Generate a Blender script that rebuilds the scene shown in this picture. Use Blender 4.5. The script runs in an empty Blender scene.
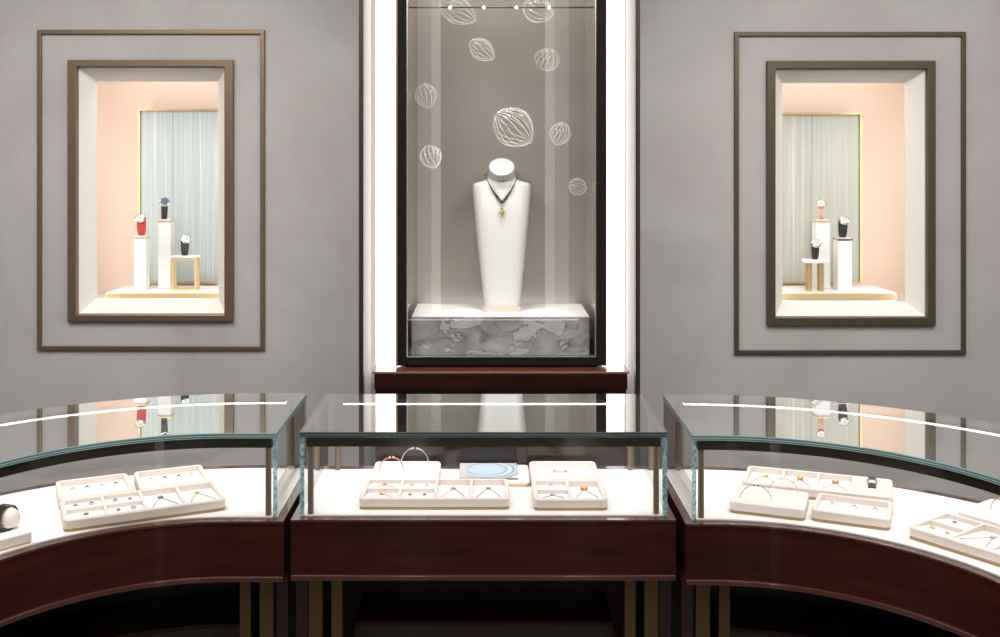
import bpy, bmesh, math, random
from mathutils import Vector, Matrix

random.seed(7)
SC = bpy.context.scene
COL = SC.collection
PI = math.pi

# ------------------------------------------------------------------ materials
def new_mat(name):
    m = bpy.data.materials.new(name); m.use_nodes = True
    nt = m.node_tree; nt.nodes.clear()
    out = nt.nodes.new('ShaderNodeOutputMaterial')
    return m, nt, out

def principled(name, col, rough=.5, metal=0., coat=0., spec=.5, emis=None, estr=0., bump=None):
    m, nt, out = new_mat(name)
    p = nt.nodes.new('ShaderNodeBsdfPrincipled')
    p.inputs['Base Color'].default_value = (*col, 1)
    p.inputs['Roughness'].default_value = rough
    p.inputs['Metallic'].default_value = metal
    p.inputs['Coat Weight'].default_value = coat
    p.inputs['Coat Roughness'].default_value = .05
    p.inputs['Specular IOR Level'].default_value = spec
    if emis:
        p.inputs['Emission Color'].default_value = (*emis, 1)
        p.inputs['Emission Strength'].default_value = estr
    nt.links.new(p.outputs[0], out.inputs[0])
    return m

def ramp_mat(name, tex, stops, scale=(1, 1, 1), rough=.5, metal=0., coat=0., bump=0., spec=.5, rough_var=0., **tp):
    """principled colour driven by a procedural texture in object coordinates"""
    m, nt, out = new_mat(name)
    N = nt.nodes
    tc = N.new('ShaderNodeTexCoord'); mp = N.new('ShaderNodeMapping')
    mp.inputs['Scale'].default_value = scale
    nt.links.new(tc.outputs['Object'], mp.inputs[0])
    t = N.new(tex)
    for k, v in tp.items():
        if k in t.inputs: t.inputs[k].default_value = v
        else:
            try: setattr(t, k, v)
            except Exception: pass
    nt.links.new(mp.outputs[0], t.inputs['Vector'])
    r = N.new('ShaderNodeValToRGB')
    el = r.color_ramp.elements
    while len(el) < len(stops): el.new(.5)
    for e, (pos, c) in zip(el, stops):
        e.position = pos; e.color = (*c, 1)
    fac = t.outputs.get('Fac') or t.outputs[0]
    nt.links.new(fac, r.inputs[0])
    p = N.new('ShaderNodeBsdfPrincipled')
    p.inputs['Roughness'].default_value = rough; p.inputs['Metallic'].default_value = metal
    p.inputs['Coat Weight'].default_value = coat; p.inputs['Coat Roughness'].default_value = .04
    p.inputs['Specular IOR Level'].default_value = spec
    nt.links.new(r.outputs[0], p.inputs['Base Color'])
    if bump:
        b = N.new('ShaderNodeBump'); b.inputs['Strength'].default_value = bump; b.inputs['Distance'].default_value = .01
        nt.links.new(fac, b.inputs['Height']); nt.links.new(b.outputs[0], p.inputs['Normal'])
    nt.links.new(p.outputs[0], out.inputs[0])
    return m

def clear_glass(name, ior=1.5, tint=(1, 1, 1), rough=0.0, coat=1.0):
    m, nt, out = new_mat(name)
    N = nt.nodes
    tr = N.new('ShaderNodeBsdfTransparent'); tr.inputs[0].default_value = (*tint, 1)
    gl = N.new('ShaderNodeBsdfGlossy'); gl.inputs['Roughness'].default_value = rough
    gl.inputs[0].default_value = (.97, 1, .99, 1)
    fr = N.new('ShaderNodeFresnel'); fr.inputs['IOR'].default_value = ior
    # one reflection per pane, at the face the ray meets first (the panes do not bend rays, so a second one would ghost)
    geo = N.new('ShaderNodeNewGeometry'); fr.inputs['IOR'].default_value = ior
    fl = N.new('ShaderNodeMath'); fl.operation = 'SUBTRACT'; fl.inputs[0].default_value = 1
    nt.links.new(geo.outputs['Backfacing'], fl.inputs[1])
    bo = N.new('ShaderNodeMath'); bo.operation = 'MULTIPLY'; bo.use_clamp = True; bo.inputs[1].default_value = coat
    nt.links.new(fr.outputs[0], bo.inputs[0])
    gt = N.new('ShaderNodeMath'); gt.operation = 'MULTIPLY'; nt.links.new(bo.outputs[0], gt.inputs[0]); nt.links.new(fl.outputs[0], gt.inputs[1])
    fr = gt
    mix = N.new('ShaderNodeMixShader')
    nt.links.new(fr.outputs[0], mix.inputs[0]); nt.links.new(tr.outputs[0], mix.inputs[1]); nt.links.new(gl.outputs[0], mix.inputs[2])
    nt.links.new(mix.outputs[0], out.inputs[0])
    return m

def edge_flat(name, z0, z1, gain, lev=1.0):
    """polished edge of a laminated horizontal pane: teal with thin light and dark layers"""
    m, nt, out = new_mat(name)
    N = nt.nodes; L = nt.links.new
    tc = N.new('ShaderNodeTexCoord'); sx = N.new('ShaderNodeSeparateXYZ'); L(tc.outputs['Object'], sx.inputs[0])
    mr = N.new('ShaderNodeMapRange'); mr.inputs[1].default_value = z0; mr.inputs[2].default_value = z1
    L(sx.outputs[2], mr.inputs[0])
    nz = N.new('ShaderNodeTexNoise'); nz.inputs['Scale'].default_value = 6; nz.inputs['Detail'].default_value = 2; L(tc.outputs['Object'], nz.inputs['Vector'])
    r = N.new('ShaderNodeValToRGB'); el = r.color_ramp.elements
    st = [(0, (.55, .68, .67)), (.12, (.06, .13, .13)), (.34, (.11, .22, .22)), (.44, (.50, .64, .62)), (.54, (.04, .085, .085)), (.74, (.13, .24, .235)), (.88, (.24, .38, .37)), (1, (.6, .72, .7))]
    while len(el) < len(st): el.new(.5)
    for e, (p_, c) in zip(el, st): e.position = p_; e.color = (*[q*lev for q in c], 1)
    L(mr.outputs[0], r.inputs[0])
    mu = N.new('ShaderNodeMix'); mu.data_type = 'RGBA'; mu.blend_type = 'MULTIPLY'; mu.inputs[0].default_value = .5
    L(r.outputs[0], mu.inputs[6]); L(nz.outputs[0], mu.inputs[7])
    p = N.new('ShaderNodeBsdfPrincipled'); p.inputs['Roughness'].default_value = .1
    L(mu.outputs[2], p.inputs['Base Color']); L(mu.outputs[2], p.inputs['Emission Color']); p.inputs['Emission Strength'].default_value = gain  # self-glow painted in for light caught by the edge
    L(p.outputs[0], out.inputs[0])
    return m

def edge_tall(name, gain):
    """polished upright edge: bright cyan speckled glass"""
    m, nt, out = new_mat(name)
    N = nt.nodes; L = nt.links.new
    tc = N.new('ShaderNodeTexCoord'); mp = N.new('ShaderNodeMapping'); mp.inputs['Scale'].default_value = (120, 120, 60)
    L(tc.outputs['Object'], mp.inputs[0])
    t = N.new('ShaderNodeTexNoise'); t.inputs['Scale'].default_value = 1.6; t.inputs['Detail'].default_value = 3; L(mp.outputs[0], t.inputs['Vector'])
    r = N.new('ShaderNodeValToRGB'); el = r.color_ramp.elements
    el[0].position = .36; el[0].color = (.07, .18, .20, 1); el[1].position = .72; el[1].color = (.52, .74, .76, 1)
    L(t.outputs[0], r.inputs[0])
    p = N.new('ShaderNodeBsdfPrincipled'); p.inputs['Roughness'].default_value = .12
    L(r.outputs[0], p.inputs['Base Color']); L(r.outputs[0], p.inputs['Emission Color']); p.inputs['Emission Strength'].default_value = gain  # own glow stands in for light gathered in the pane
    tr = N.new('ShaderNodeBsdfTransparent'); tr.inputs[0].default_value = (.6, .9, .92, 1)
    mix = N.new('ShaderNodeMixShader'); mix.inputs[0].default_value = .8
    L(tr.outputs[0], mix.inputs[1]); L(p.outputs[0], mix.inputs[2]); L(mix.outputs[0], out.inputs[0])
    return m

def emission(name, col, strength):
    m, nt, out = new_mat(name)
    e = nt.nodes.new('ShaderNodeEmission'); e.inputs[0].default_value = (*col, 1); e.inputs[1].default_value = strength
    nt.links.new(e.outputs[0], out.inputs[0])
    return m

def marble(name):
    m, nt, out = new_mat(name)
    N = nt.nodes; L = nt.links.new
    tc = N.new('ShaderNodeTexCoord')
    n0 = N.new('ShaderNodeTexNoise'); n0.inputs['Scale'].default_value = 7; n0.inputs['Detail'].default_value = 8; n0.inputs['Distortion'].default_value = 1.2
    mp = N.new('ShaderNodeMapping'); mp.inputs['Scale'].default_value = (1, 1, 1.8); mp.inputs['Location'].default_value = (1.3, .2, .4)
    L(tc.outputs['Object'], mp.inputs[0]); L(mp.outputs[0], n0.inputs['Vector'])
    r0 = N.new('ShaderNodeValToRGB'); e = r0.color_ramp.elements
    e[0].position = .25; e[0].color = (.10, .097, .098, 1); e[1].position = .7; e[1].color = (.31, .307, .31, 1)
    L(n0.outputs[0], r0.inputs[0])
    # thin dark fissures: contour lines of a noise
    n1 = N.new('ShaderNodeTexNoise'); n1.inputs['Scale'].default_value = 6.5; n1.inputs['Detail'].default_value = 7; n1.inputs['Roughness'].default_value = .62; n1.inputs['Distortion'].default_value = .5
    L(mp.outputs[0], n1.inputs['Vector'])
    s = N.new('ShaderNodeMath'); s.operation = 'SUBTRACT'; s.inputs[1].default_value = .56
    a = N.new('ShaderNodeMath'); a.operation = 'ABSOLUTE'
    L(n1.outputs[0], s.inputs[0]); L(s.outputs[0], a.inputs[0])
    r1 = N.new('ShaderNodeValToRGB'); e = r1.color_ramp.elements
    e[0].position = 0; e[0].color = (.18, .16, .15, 1); e[1].position = .011; e[1].color = (1, 1, 1, 1)
    L(a.outputs[0], r1.inputs[0])
    # pale islands inside the contour
    r2 = N.new('ShaderNodeValToRGB'); e = r2.color_ramp.elements
    e[0].position = .56; e[0].color = (0, 0, 0, 1); e[1].position = .57; e[1].color = (1, 1, 1, 1)
    L(n1.outputs[0], r2.inputs[0])
    mixp = N.new('ShaderNodeMix'); mixp.data_type = 'RGBA'
    mixp.inputs[7].default_value = (.44, .43, .42, 1)
    sc = N.new('ShaderNodeMath'); sc.operation = 'MULTIPLY'; sc.inputs[1].default_value = .5
    L(r2.outputs[0], sc.inputs[0]); L(sc.outputs[0], mixp.inputs[0]); L(r0.outputs[0], mixp.inputs[6])
    mul = N.new('ShaderNodeMix'); mul.data_type = 'RGBA'; mul.blend_type = 'MULTIPLY'; mul.inputs[0].default_value = 1
    L(mixp.outputs[2], mul.inputs[6]); L(r1.outputs[0], mul.inputs[7])
    p = N.new('ShaderNodeBsdfPrincipled'); p.inputs['Roughness'].default_value = .22
    L(mul.outputs[2], p.inputs['Base Color']); L(p.outputs[0], out.inputs[0])
    return m

def plaster(name, c0, c1):
    m, nt, out = new_mat(name)
    N = nt.nodes; L = nt.links.new
    tc = N.new('ShaderNodeTexCoord')
    a = N.new('ShaderNodeTexNoise'); a.inputs['Scale'].default_value = 1.6; a.inputs['Detail'].default_value = 9; a.inputs['Roughness'].default_value = .6; a.inputs['Distortion'].default_value = .8
    L(tc.outputs['Object'], a.inputs['Vector'])
    r = N.new('ShaderNodeValToRGB'); e = r.color_ramp.elements
    e[0].position = .3; e[0].color = (*c0, 1); e[1].position = .7; e[1].color = (*c1, 1)
    L(a.outputs[0], r.inputs[0])
    b = N.new('ShaderNodeTexNoise'); b.inputs['Scale'].default_value = 26; b.inputs['Detail'].default_value = 6
    mp = N.new('ShaderNodeMapping'); mp.inputs['Scale'].default_value = (1, 1, .35)
    L(tc.outputs['Object'], mp.inputs[0]); L(mp.outputs[0], b.inputs['Vector'])
    bp = N.new('ShaderNodeBump'); bp.inputs['Strength'].default_value = .06; bp.inputs['Distance'].default_value = .02
    L(b.outputs[0], bp.inputs['Height'])
    p = N.new('ShaderNodeBsdfPrincipled'); p.inputs['Roughness'].default_value = .62
    L(r.outputs[0], p.inputs['Base Color']); L(bp.outputs[0], p.inputs['Normal']); L(p.outputs[0], out.inputs[0])
    return m

def swirl(name, cx, cy):
    """printed card: pale concentric blue rings"""
    m, nt, out = new_mat(name)
    N = nt.nodes; L = nt.links.new
    tc = N.new('ShaderNodeTexCoord'); mp = N.new('ShaderNodeMapping')
    mp.inputs['Location'].default_value = (-cx, -cy, 0)
    L(tc.outputs['Object'], mp.inputs[0])
    sep = N.new('ShaderNodeVectorMath'); sep.operation = 'MULTIPLY'; sep.inputs[1].default_value = (1, 1, 0)
    L(mp.outputs[0], sep.inputs[0])
    ln = N.new('ShaderNodeVectorMath'); ln.operation = 'LENGTH'; L(sep.outputs[0], ln.inputs[0])
    mul = N.new('ShaderNodeMath'); mul.operation = 'MULTIPLY'; mul.inputs[1].default_value = 8.0
    L(ln.outputs['Value'], mul.inputs[0])
    r = N.new('ShaderNodeValToRGB'); e = r.color_ramp.elements
    stops = [(0, (.42, .5, .58)), (.46, (.38, .47, .57)), (.5, (.10, .17, .28)), (.54, (.4,.48,.56)), (.62, (.5, .55, .6)),
             (.68, (.12, .18, .27)), (.74, (.42,.49,.56)), (.84, (.2, .27, .36)), (1, (.6, .68, .76))]
    while len(e) < len(stops): e.new(.5)
    for x, (pos, c) in zip(e, stops): x.position = pos; x.color = (*c, 1)
    L(mul.outputs[0], r.inputs[0])
    p = N.new('ShaderNodeBsdfPrincipled'); p.inputs['Roughness'].default_value = .3
    L(r.outputs[0], p.inputs['Base Color']); L(p.outputs[0], out.inputs[0])
    return m

M = {}
M['plaster'] = plaster('grey_plaster', (.325, .308, .299), (.405, .388, .380))
M['reveal_paint'] = principled('recess_paint', (.72, .69, .67), .6)
M['ceiling'] = principled('ceiling_paint', (.7, .68, .66), .8)
M['side_wall'] = principled('side_wall_paint', (.34, .325, .315), .7)
M['far_wall'] = principled('opposite_wall_paint', (.11, .10, .095), .6)
M['floor'] = ramp_mat('floor_stone', 'ShaderNodeTexNoise', [(.3, (.05, .045, .042)), (.7, (.09, .08, .075))], rough=.25, Scale=2.0, Detail=6.0)
WOODST = [(.25, (.012, .0017, .001)), (.55, (.029, .0037, .002)), (.8, (.050, .0072, .0038))]
M['wood'] = ramp_mat('lacquered_mahogany', 'ShaderNodeTexNoise', WOODST, scale=(1.2, 1.2, 9), rough=.35, coat=.22, spec=.2, Scale=3.0, Detail=7.0, Roughness=.6, Distortion=.6)
M['wood_console'] = ramp_mat('console_mahogany', 'ShaderNodeTexNoise', [(p_, tuple(.55*q for q in c)) for p_, c in WOODST], scale=(1.2, 1.2, 9), rough=.4, coat=.1, spec=.15, Scale=2.6, Detail=7.0)
M['wood_edge'] = principled('mahogany_edge', (.055, .014, .009), .22, coat=.7)
M['wood_ledge'] = principled('mahogany_ledge_top', (.13, .035, .02), .2, coat=.6)
M['wood_dark'] = ramp_mat('dark_mahogany', 'ShaderNodeTexNoise', [(.3, (.012, .0035, .003)), (.7, (.028, .007, .005))], scale=(1, 1, 8), rough=.35, coat=.2, Scale=3.0, Detail=5.0)
M['bronze'] = principled('bronze_frame', (.215, .152, .10), .38, metal=.8)
M['bronze_green'] = principled('dark_bronze_frame', (.105, .088, .058), .42, metal=.7)
M['bronze_in'] = principled('dark_bronze_trim', (.05, .035, .028), .4, metal=.6)
M['rail'] = principled('rail_bronze', (.045, .034, .025), .35, metal=.7)
M['post'] = principled('post_bronze', (.20, .155, .105), .35, metal=.35)
M['brass'] = principled('brass', (.62, .43, .20), .35, metal=.5)
M['tray_brass'] = principled('tray_brass', (.34, .23, .095), .5, metal=.2)
M['brass_soft'] = principled('satin_brass', (.80, .60, .30), .4, metal=.4)
M['leg_brass'] = principled('aged_brass_leg', (.16, .10, .045), .35, metal=.8)
M['black'] = principled('black_metal', (.008, .0065, .0055), .5, spec=.1)
M['deck'] = principled('white_leather_deck', (.84, .81, .79), .55)
M['tray'] = principled('cream_leather', (.68, .60, .55), .5)
M['insert'] = principled('white_satin', (.80, .77, .75), .5)
M['pad'] = principled('white_suede_pad', (.72, .66, .615), .6)
M['glass'] = clear_glass('clear_glass', 1.55, (.992, .995, .992), coat=1.6)
M['glass_plain'] = clear_glass('plain_glass', 1.5, (.992, .995, .992))
M['glass_top'] = clear_glass('coated_top_glass', 1.6, (.992, .995, .992), coat=2.6)
M['glass_soft'] = clear_glass('showcase_glass', 1.5, (.997, 1, .998), coat=1.0)
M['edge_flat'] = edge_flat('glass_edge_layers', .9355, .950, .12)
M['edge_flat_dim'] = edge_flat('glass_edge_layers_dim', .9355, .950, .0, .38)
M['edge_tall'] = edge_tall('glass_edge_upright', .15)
M['led'] = emission('led_strip', (.97, .98, 1), 6.5)
M['panel_light'] = emission('backlit_panel', (1, .955, .93), 2.6)
M['panel_far'] = emission('backlit_panel_opposite', (1, .93, .86), 3.6)
M['panel_far_dim'] = emission('dim_panel_opposite', (1, .93, .86), 1.7)
M['bulb'] = emission('spot_lens', (1, .93, .84), 16)
M['case_back'] = ramp_mat('taupe_panel', 'ShaderNodeTexNoise', [(.3, (.31, .285, .257)), (.7, (.35, .323, .292))], scale=(1, 1, .5), rough=.45, Scale=2.0, Detail=3.0)
M['case_side'] = principled('taupe_glossy_side', (.36, .325, .29), .12, coat=.3)
M['marble'] = marble('grey_marble')
M['bust'] = principled('white_bust', (.53, .525, .515), .4)
M['bust_base'] = principled('tan_bust_base', (.62, .52, .42), .5)
M['bead'] = principled('black_bead', (.015, .016, .018), .15, coat=.5)
M['silver'] = principled('silver', (.55, .55, .56), .22, metal=1)
M['silver_fine'] = principled('fine_silver', (.26, .255, .26), .3, metal=.6)
M['gold'] = principled('yellow_gold', (.85, .55, .2), .22, metal=1)
M['rose'] = principled('rose_gold', (.83, .48, .34), .22, metal=1)
M['gem_yellow'] = principled('yellow_gem', (.36, .35, .09), .1, coat=1)
M['gem_orange'] = principled('orange_gem', (.85, .35, .06), .2, coat=.6)
M['gem_pink'] = principled('pink_gem', (.75, .35, .32), .2, coat=.6)
M['gem_dark'] = principled('dark_gem', (.04, .05, .06), .1, coat=1)
M['gem_clear'] = principled('clear_gem', (.36, .37, .40), .08, coat=1)
M['gem_red'] = principled('red_gem', (.5, .03, .03), .15, coat=1)
M['rib'] = None
M['peach'] = principled('peach_panel', (.88, .70, .58), .6)
M['niche_white'] = principled('niche_white', (.78, .74, .68), .55)
M['silk'] = ramp_mat('striated_silk', 'ShaderNodeTexNoise', [(.3, (.30, .36, .36)), (.45, (.46, .53, .52)), (.56, (.38, .42, .40)), (.7, (.60, .66, .66))], scale=(26, 26, .25), rough=.4, Scale=1.6, Detail=5.0, Roughness=.65)
M['silk_warm'] = ramp_mat('striated_silk_warm', 'ShaderNodeTexNoise', [(.3, (.28, .31, .28)), (.45, (.42, .45, .41)), (.56, (.38, .37, .31)), (.7, (.54, .57, .55))], scale=(26, 26, .25), rough=.4, Scale=1.6, Detail=5.0, Roughness=.65)
M['plinth'] = principled('white_plinth', (.82, .82, .81), .4)
M['platform'] = principled('platform_white', (.85, .83, .8), .4)
M['strap_red'] = principled('red_strap', (.55, .04, .035), .5)
M['strap_dark'] = principled('dark_strap', (.03, .028, .03), .5)
M['strap_brown'] = principled('brown_strap', (.10, .07, .055), .5)
M['strap_pink'] = principled('pink_strap', (.72, .42, .3), .45)
M['dial_white'] = principled('white_dial', (.62, .61, .60), .3)
M['dial_blue'] = principled('blue_dial', (.10, .14, .2), .2, coat=.6)
M['cuff'] = principled('gunmetal_cuff', (.09, .08, .075), .25, metal=.9)
M['card_edge'] = principled('brown_card_edge', (.25, .14, .08), .5)
M['thread'] = clear_glass('nylon_thread', 1.3)
M['lamp_housing'] = principled('lamp_housing', (.10, .09, .08), .4, metal=.5)

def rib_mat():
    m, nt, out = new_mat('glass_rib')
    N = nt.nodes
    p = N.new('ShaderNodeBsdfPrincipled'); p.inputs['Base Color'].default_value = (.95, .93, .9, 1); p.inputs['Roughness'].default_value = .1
    p.inputs['Emission Color'].default_value = (1, .95, .9, 1); p.inputs['Emission Strength'].default_value = .12  # faint glow painted in so the ribs read as bright lines
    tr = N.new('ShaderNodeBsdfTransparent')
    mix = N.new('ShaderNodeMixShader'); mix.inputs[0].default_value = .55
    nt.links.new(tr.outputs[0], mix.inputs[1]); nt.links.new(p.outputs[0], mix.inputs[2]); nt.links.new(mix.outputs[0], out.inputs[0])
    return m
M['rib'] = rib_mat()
M['ornament'] = clear_glass('ornament_glass', 1.38, (.985, .98, .975))

# ------------------------------------------------------------------ mesh builder
class MB:
    def __init__(s): s.v = []; s.f = []; s.m = []
    def add(s, vs, fs, mi=0):
        b = len(s.v); s.v += [tuple(p) for p in vs]
        for f in fs: s.f.append([b + i for i in f]); s.m.append(mi)
    def box(s, x0, x1, y0, y1, z0, z1, mi=0):
        vs = [(x, y, z) for z in (z0, z1) for y in (y0, y1) for x in (x0, x1)]
        s.add(vs, [(0, 2, 3, 1), (4, 5, 7, 6), (0, 1, 5, 4), (2, 6, 7, 3), (0, 4, 6, 2), (1, 3, 7, 5)], mi); return s
    def loops(s, L, mi=0, cap0=True, cap1=True, closed=True):
        n = len(L[0]); b = len(s.v)
        for l in L: s.v += [tuple(p) for p in l]
        for k in range(len(L) - 1):
            for i in range(n if closed else n - 1):
                j = (i + 1) % n
                s.f.append([b + k*n + i, b + k*n + j, b + (k+1)*n + j, b + (k+1)*n + i]); s.m.append(mi)
        if cap0: s.f.append([b + i for i in range(n)][::-1]); s.m.append(mi)
        if cap1: s.f.append([b + (len(L)-1)*n + i for i in range(n)]); s.m.append(mi)
        return s
    def tube(s, path, r, n=8, mi=0, closed=False):
        P = [Vector(p) for p in path]; k = len(P); L = []; up = None
        for i, p in enumerate(P):
            t = (P[(i+1) % k] - P[i-1]) if closed else (P[min(i+1, k-1)] - P[max(i-1, 0)])
            t.normalize()
            if up is None:
                up = Vector((0, 0, 1)) if abs(t.z) < .9 else Vector((1, 0, 0))
            a = t.cross(up).normalized(); up = a.cross(t).normalized()
            rr = r[i] if isinstance(r, (list, tuple)) else r
            L.append([p + (a*math.cos(2*PI*j/n) + up*math.sin(2*PI*j/n))*rr for j in range(n)])
        if closed: L.append(L[0]); s.loops(L, mi, False, False)
        else: s.loops(L, mi)
        return s
    def cyl(s, c, r, z0, z1, n=24, mi=0):
        L = [[(c[0]+rr*math.cos(2*PI*j/n), c[1]+rr*math.sin(2*PI*j/n), z) for j in range(n)] for z, rr in ((z0, r), (z1, r))]
        return s.loops(L, mi)
    def lathe(s, prof, n=24, mi=0, c=(0, 0, 0)):
        L = [[(c[0]+r*math.cos(2*PI*j/n), c[1]+r*math.sin(2*PI*j/n), c[2]+z) for j in range(n)] for r, z in prof]
        return s.loops(L, mi)
    def ball(s, c, r, nu=8, nv=6, mi=0, sx=1, sy=1, sz=1):
        L = []
        for i in range(1, nv):
            a = PI*i/nv
            L.append([(c[0]+sx*r*math.sin(a)*math.cos(2*PI*j/nu), c[1]+sy*r*math.sin(a)*math.sin(2*PI*j/nu), c[2]-sz*r*math.cos(a)) for j in range(nu)])
        b = len(s.v); s.loops(L, mi, False, False)
        e = len(s.v); s.v += [(c[0], c[1], c[2]-sz*r), (c[0], c[1], c[2]+sz*r)]
        for j in range(nu):
            s.f.append([e, b+(j+1) % nu, b+j]); s.m.append(mi)
            o = b+(nv-2)*nu; s.f.append([e+1, o+j, o+(j+1) % nu]); s.m.append(mi)
        return s
    def mesh(s, name, mats, smooth=False, bevel=0):
        me = bpy.data.meshes.new(name); me.from_pydata(s.v, [], s.f)
        for m in (mats if isinstance(mats, (list, tuple)) else [mats]): me.materials.append(m)
        for p, i in zip(me.polygons, s.m): p.material_index = i
        bm = bmesh.new(); bm.from_mesh(me)
        bmesh.ops.recalc_face_normals(bm, faces=bm.faces[:])
        if bevel:
            es = [e for e in bm.edges if len(e.link_faces) == 2 and e.calc_face_angle(0) > .6]
            bmesh.ops.bevel(bm, geom=es, offset=bevel, segments=2, profile=.5, affect='EDGES', clamp_overlap=True)
        bm.to_mesh(me); bm.free()
        if smooth:
            for p in me.polygons: p.use_smooth = True
            try: me.set_sharp_from_angle(angle=math.radians(40))
            except Exception: pass
        me.update(); return me
    def build(s, name, mats, parent=None, world=False, smooth=False, bevel=0):
        if world and parent is not None:
            inv = parent.matrix_basis.inverted(); s.v = [tuple(inv @ Vector(p)) for p in s.v]
        o = bpy.data.objects.new(name, s.mesh(name, mats, smooth, bevel)); COL.objects.link(o)
        if parent is not None: o.parent = parent
        return o

def tag(o, label=None, cat=None, group=None, kind=None):
    if label: o['label'] = label
    if cat: o['category'] = cat
    if group: o['group'] = group
    if kind: o['kind'] = kind
    return o
def thing(name, label, cat, loc=(0, 0, 0), rz=0, group=None):
    o = bpy.data.objects.new(name, None); COL.objects.link(o)
    o.empty_display_size = .05
    o.matrix_basis = Matrix.Translation(loc) @ Matrix.Rotation(rz, 4, 'Z')
    return tag(o, label, cat, group)
def struct(name, mb, mat, **k):
    o = mb.build(name, mat, **k); o['kind'] = 'structure'; return o
def rrect(w, d, r, z, k=5, cx=0, cy=0):
    pts = []
    for sx, sy, a0 in ((1, 1, 0), (-1, 1, PI/2), (-1, -1, PI), (1, -1, 1.5*PI)):
        for i in range(k + 1):
            a = a0 + PI/2*i/k
            pts.append((cx + sx*(w/2 - r) + r*math.cos(a), cy + sy*(d/2 - r) + r*math.sin(a), z))
    return pts

# ------------------------------------------------------------------ the room
WALL = 4.68
def wall_with_holes(y0, y1, x0, x1, z0, z1, holes):
    mb = MB()
    xs = sorted({x0, x1, *[h[0] for h in holes], *[h[1] for h in holes]})
    zs = sorted({z0, z1, *[h[2] for h in holes], *[h[3] for h in holes]})
    for a, b in zip(xs, xs[1:]):
        for c, d in zip(zs, zs[1:]):
            if any(h[0] <= (a+b)/2 <= h[1] and h[2] <= (c+d)/2 <= h[3] for h in holes): continue
            mb.box(a, b, y0, y1, c, d)
    return mb
RX0, RX1 = -.550, .660                       # central recess
NL = dict(o=(-1.804, -1.157, 1.0193, 2.106), i=(-1.752, -1.206, 1.0765, 2.05))
NR = dict(o=(1.271, 1.935, 1.008, 2.097), i=(1.326, 1.877, 1.061, 2.043))
XL, XR, YB, ZC = -3.3, 3.4, -1.6, 3.2
struct('wall_back', wall_with_holes(WALL, WALL+.08, XL, XR, 0, ZC, [(RX0, RX1, 0, ZC), NL['o'], NR['o']]), M['plaster'])
rc = MB()
rc.box(RX0-.04, RX0, WALL+.08, 5.06, 0, ZC); rc.box(RX1, RX1+.04, WALL+.08, 5.06, 0, ZC); rc.box(RX0-.04, RX1+.04, 5.06, 5.1, 0, ZC)
struct('wall_recess', rc, M['reveal_paint'])
struct('floor', MB().box(XL-.1, XR+.1, YB-.1, 5.6, -.08, 0), M['floor'])
struct('ceiling', MB().box(XL-.1, XR+.1, YB-.1, 5.6, ZC, ZC+.08), M['ceiling'])
struct('wall_left', MB().box(XL-.1, XL, YB-.1, 5.6, 0, ZC), M['side_wall'])
struct('wall_right', MB().box(XR, XR+.1, YB-.1, 5.6, 0, ZC), M['side_wall'])
struct('wall_front', MB().box(XL, XR, YB-.1, YB, 0, ZC), M['far_wall'])
# the opposite wall carries the same pair of backlit strips (they show as soft streaks in the showcase glass)
struct('opposite_strip_1', MB().box(-.53, -.44, YB, YB+.02, .25, ZC), M['panel_far'])
struct('opposite_strip_2', MB().box(.555, .645, YB, YB+.02, .25, ZC), M['panel_far'])
struct('dim_strip_1', MB().box(-.66, -.531, YB, YB+.015, .25, ZC), M['panel_far_dim'])  # added dimmer glowing panels that widen and soften the streaks
struct('dim_strip_2', MB().box(.646, .78, YB, YB+.015, .25, ZC), M['panel_far_dim'])
# thin vertical metal trims that edge the recess
struct('trim_3', MB().box(RX0-.014, RX0+.006, WALL-.012, WALL+.02, 0, ZC), M['bronze_in'])
struct('trim_4', MB().box(RX1-.006, RX1+.014, WALL-.012, WALL+.02, 0, ZC), M['bronze_in'])

def frame_mb(x0, x1, z0, z1, t, y0, y1):
    """mitred rectangular frame as one ring"""
    L = []
    for y, dd in ((y0, 0), (y1, 0)): pass
    def rect(i, y): return [(x0+i, y, z0+i), (x1-i, y, z0+i), (x1-i, y, z1-i), (x0+i, y, z1-i)]
    mb = MB(); a, b, c, d = rect(0, y1), rect(0, y0), rect(t, y0), rect(t, y1)
    mb.loops([a, b, c, d, a], 0, False, False); return mb
struct('trim_5', frame_mb(-1.982, -.980, .859, 2.272, .019, WALL-.014, WALL), M['bronze'], bevel=.002)
struct('trim_6', frame_mb(1.0905, 2.110, .841, 2.263, .019, WALL-.014, WALL), M['bronze_green'], bevel=.002)

# backlit panels either side of the showcase
for x0, x1, lab in ((-.528, -.30, 'tall glowing white light panel left of the glass showcase'), (.42, .652, 'tall glowing white light panel right of the glass showcase')):
    t = thing('light_panel', lab, 'light panel', ((x0+x1)/2, 5.05, .68), 0, 'backlit panels beside the showcase')
    MB().box(x0, x1, 5.035, 5.05, .68, ZC-.02).build('diffuser', M['panel_light'], t, True)
    MB().box(x0, x1, 5.0505, 5.059, .68, ZC-.02).build('backing', M['black'], t, True)

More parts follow.
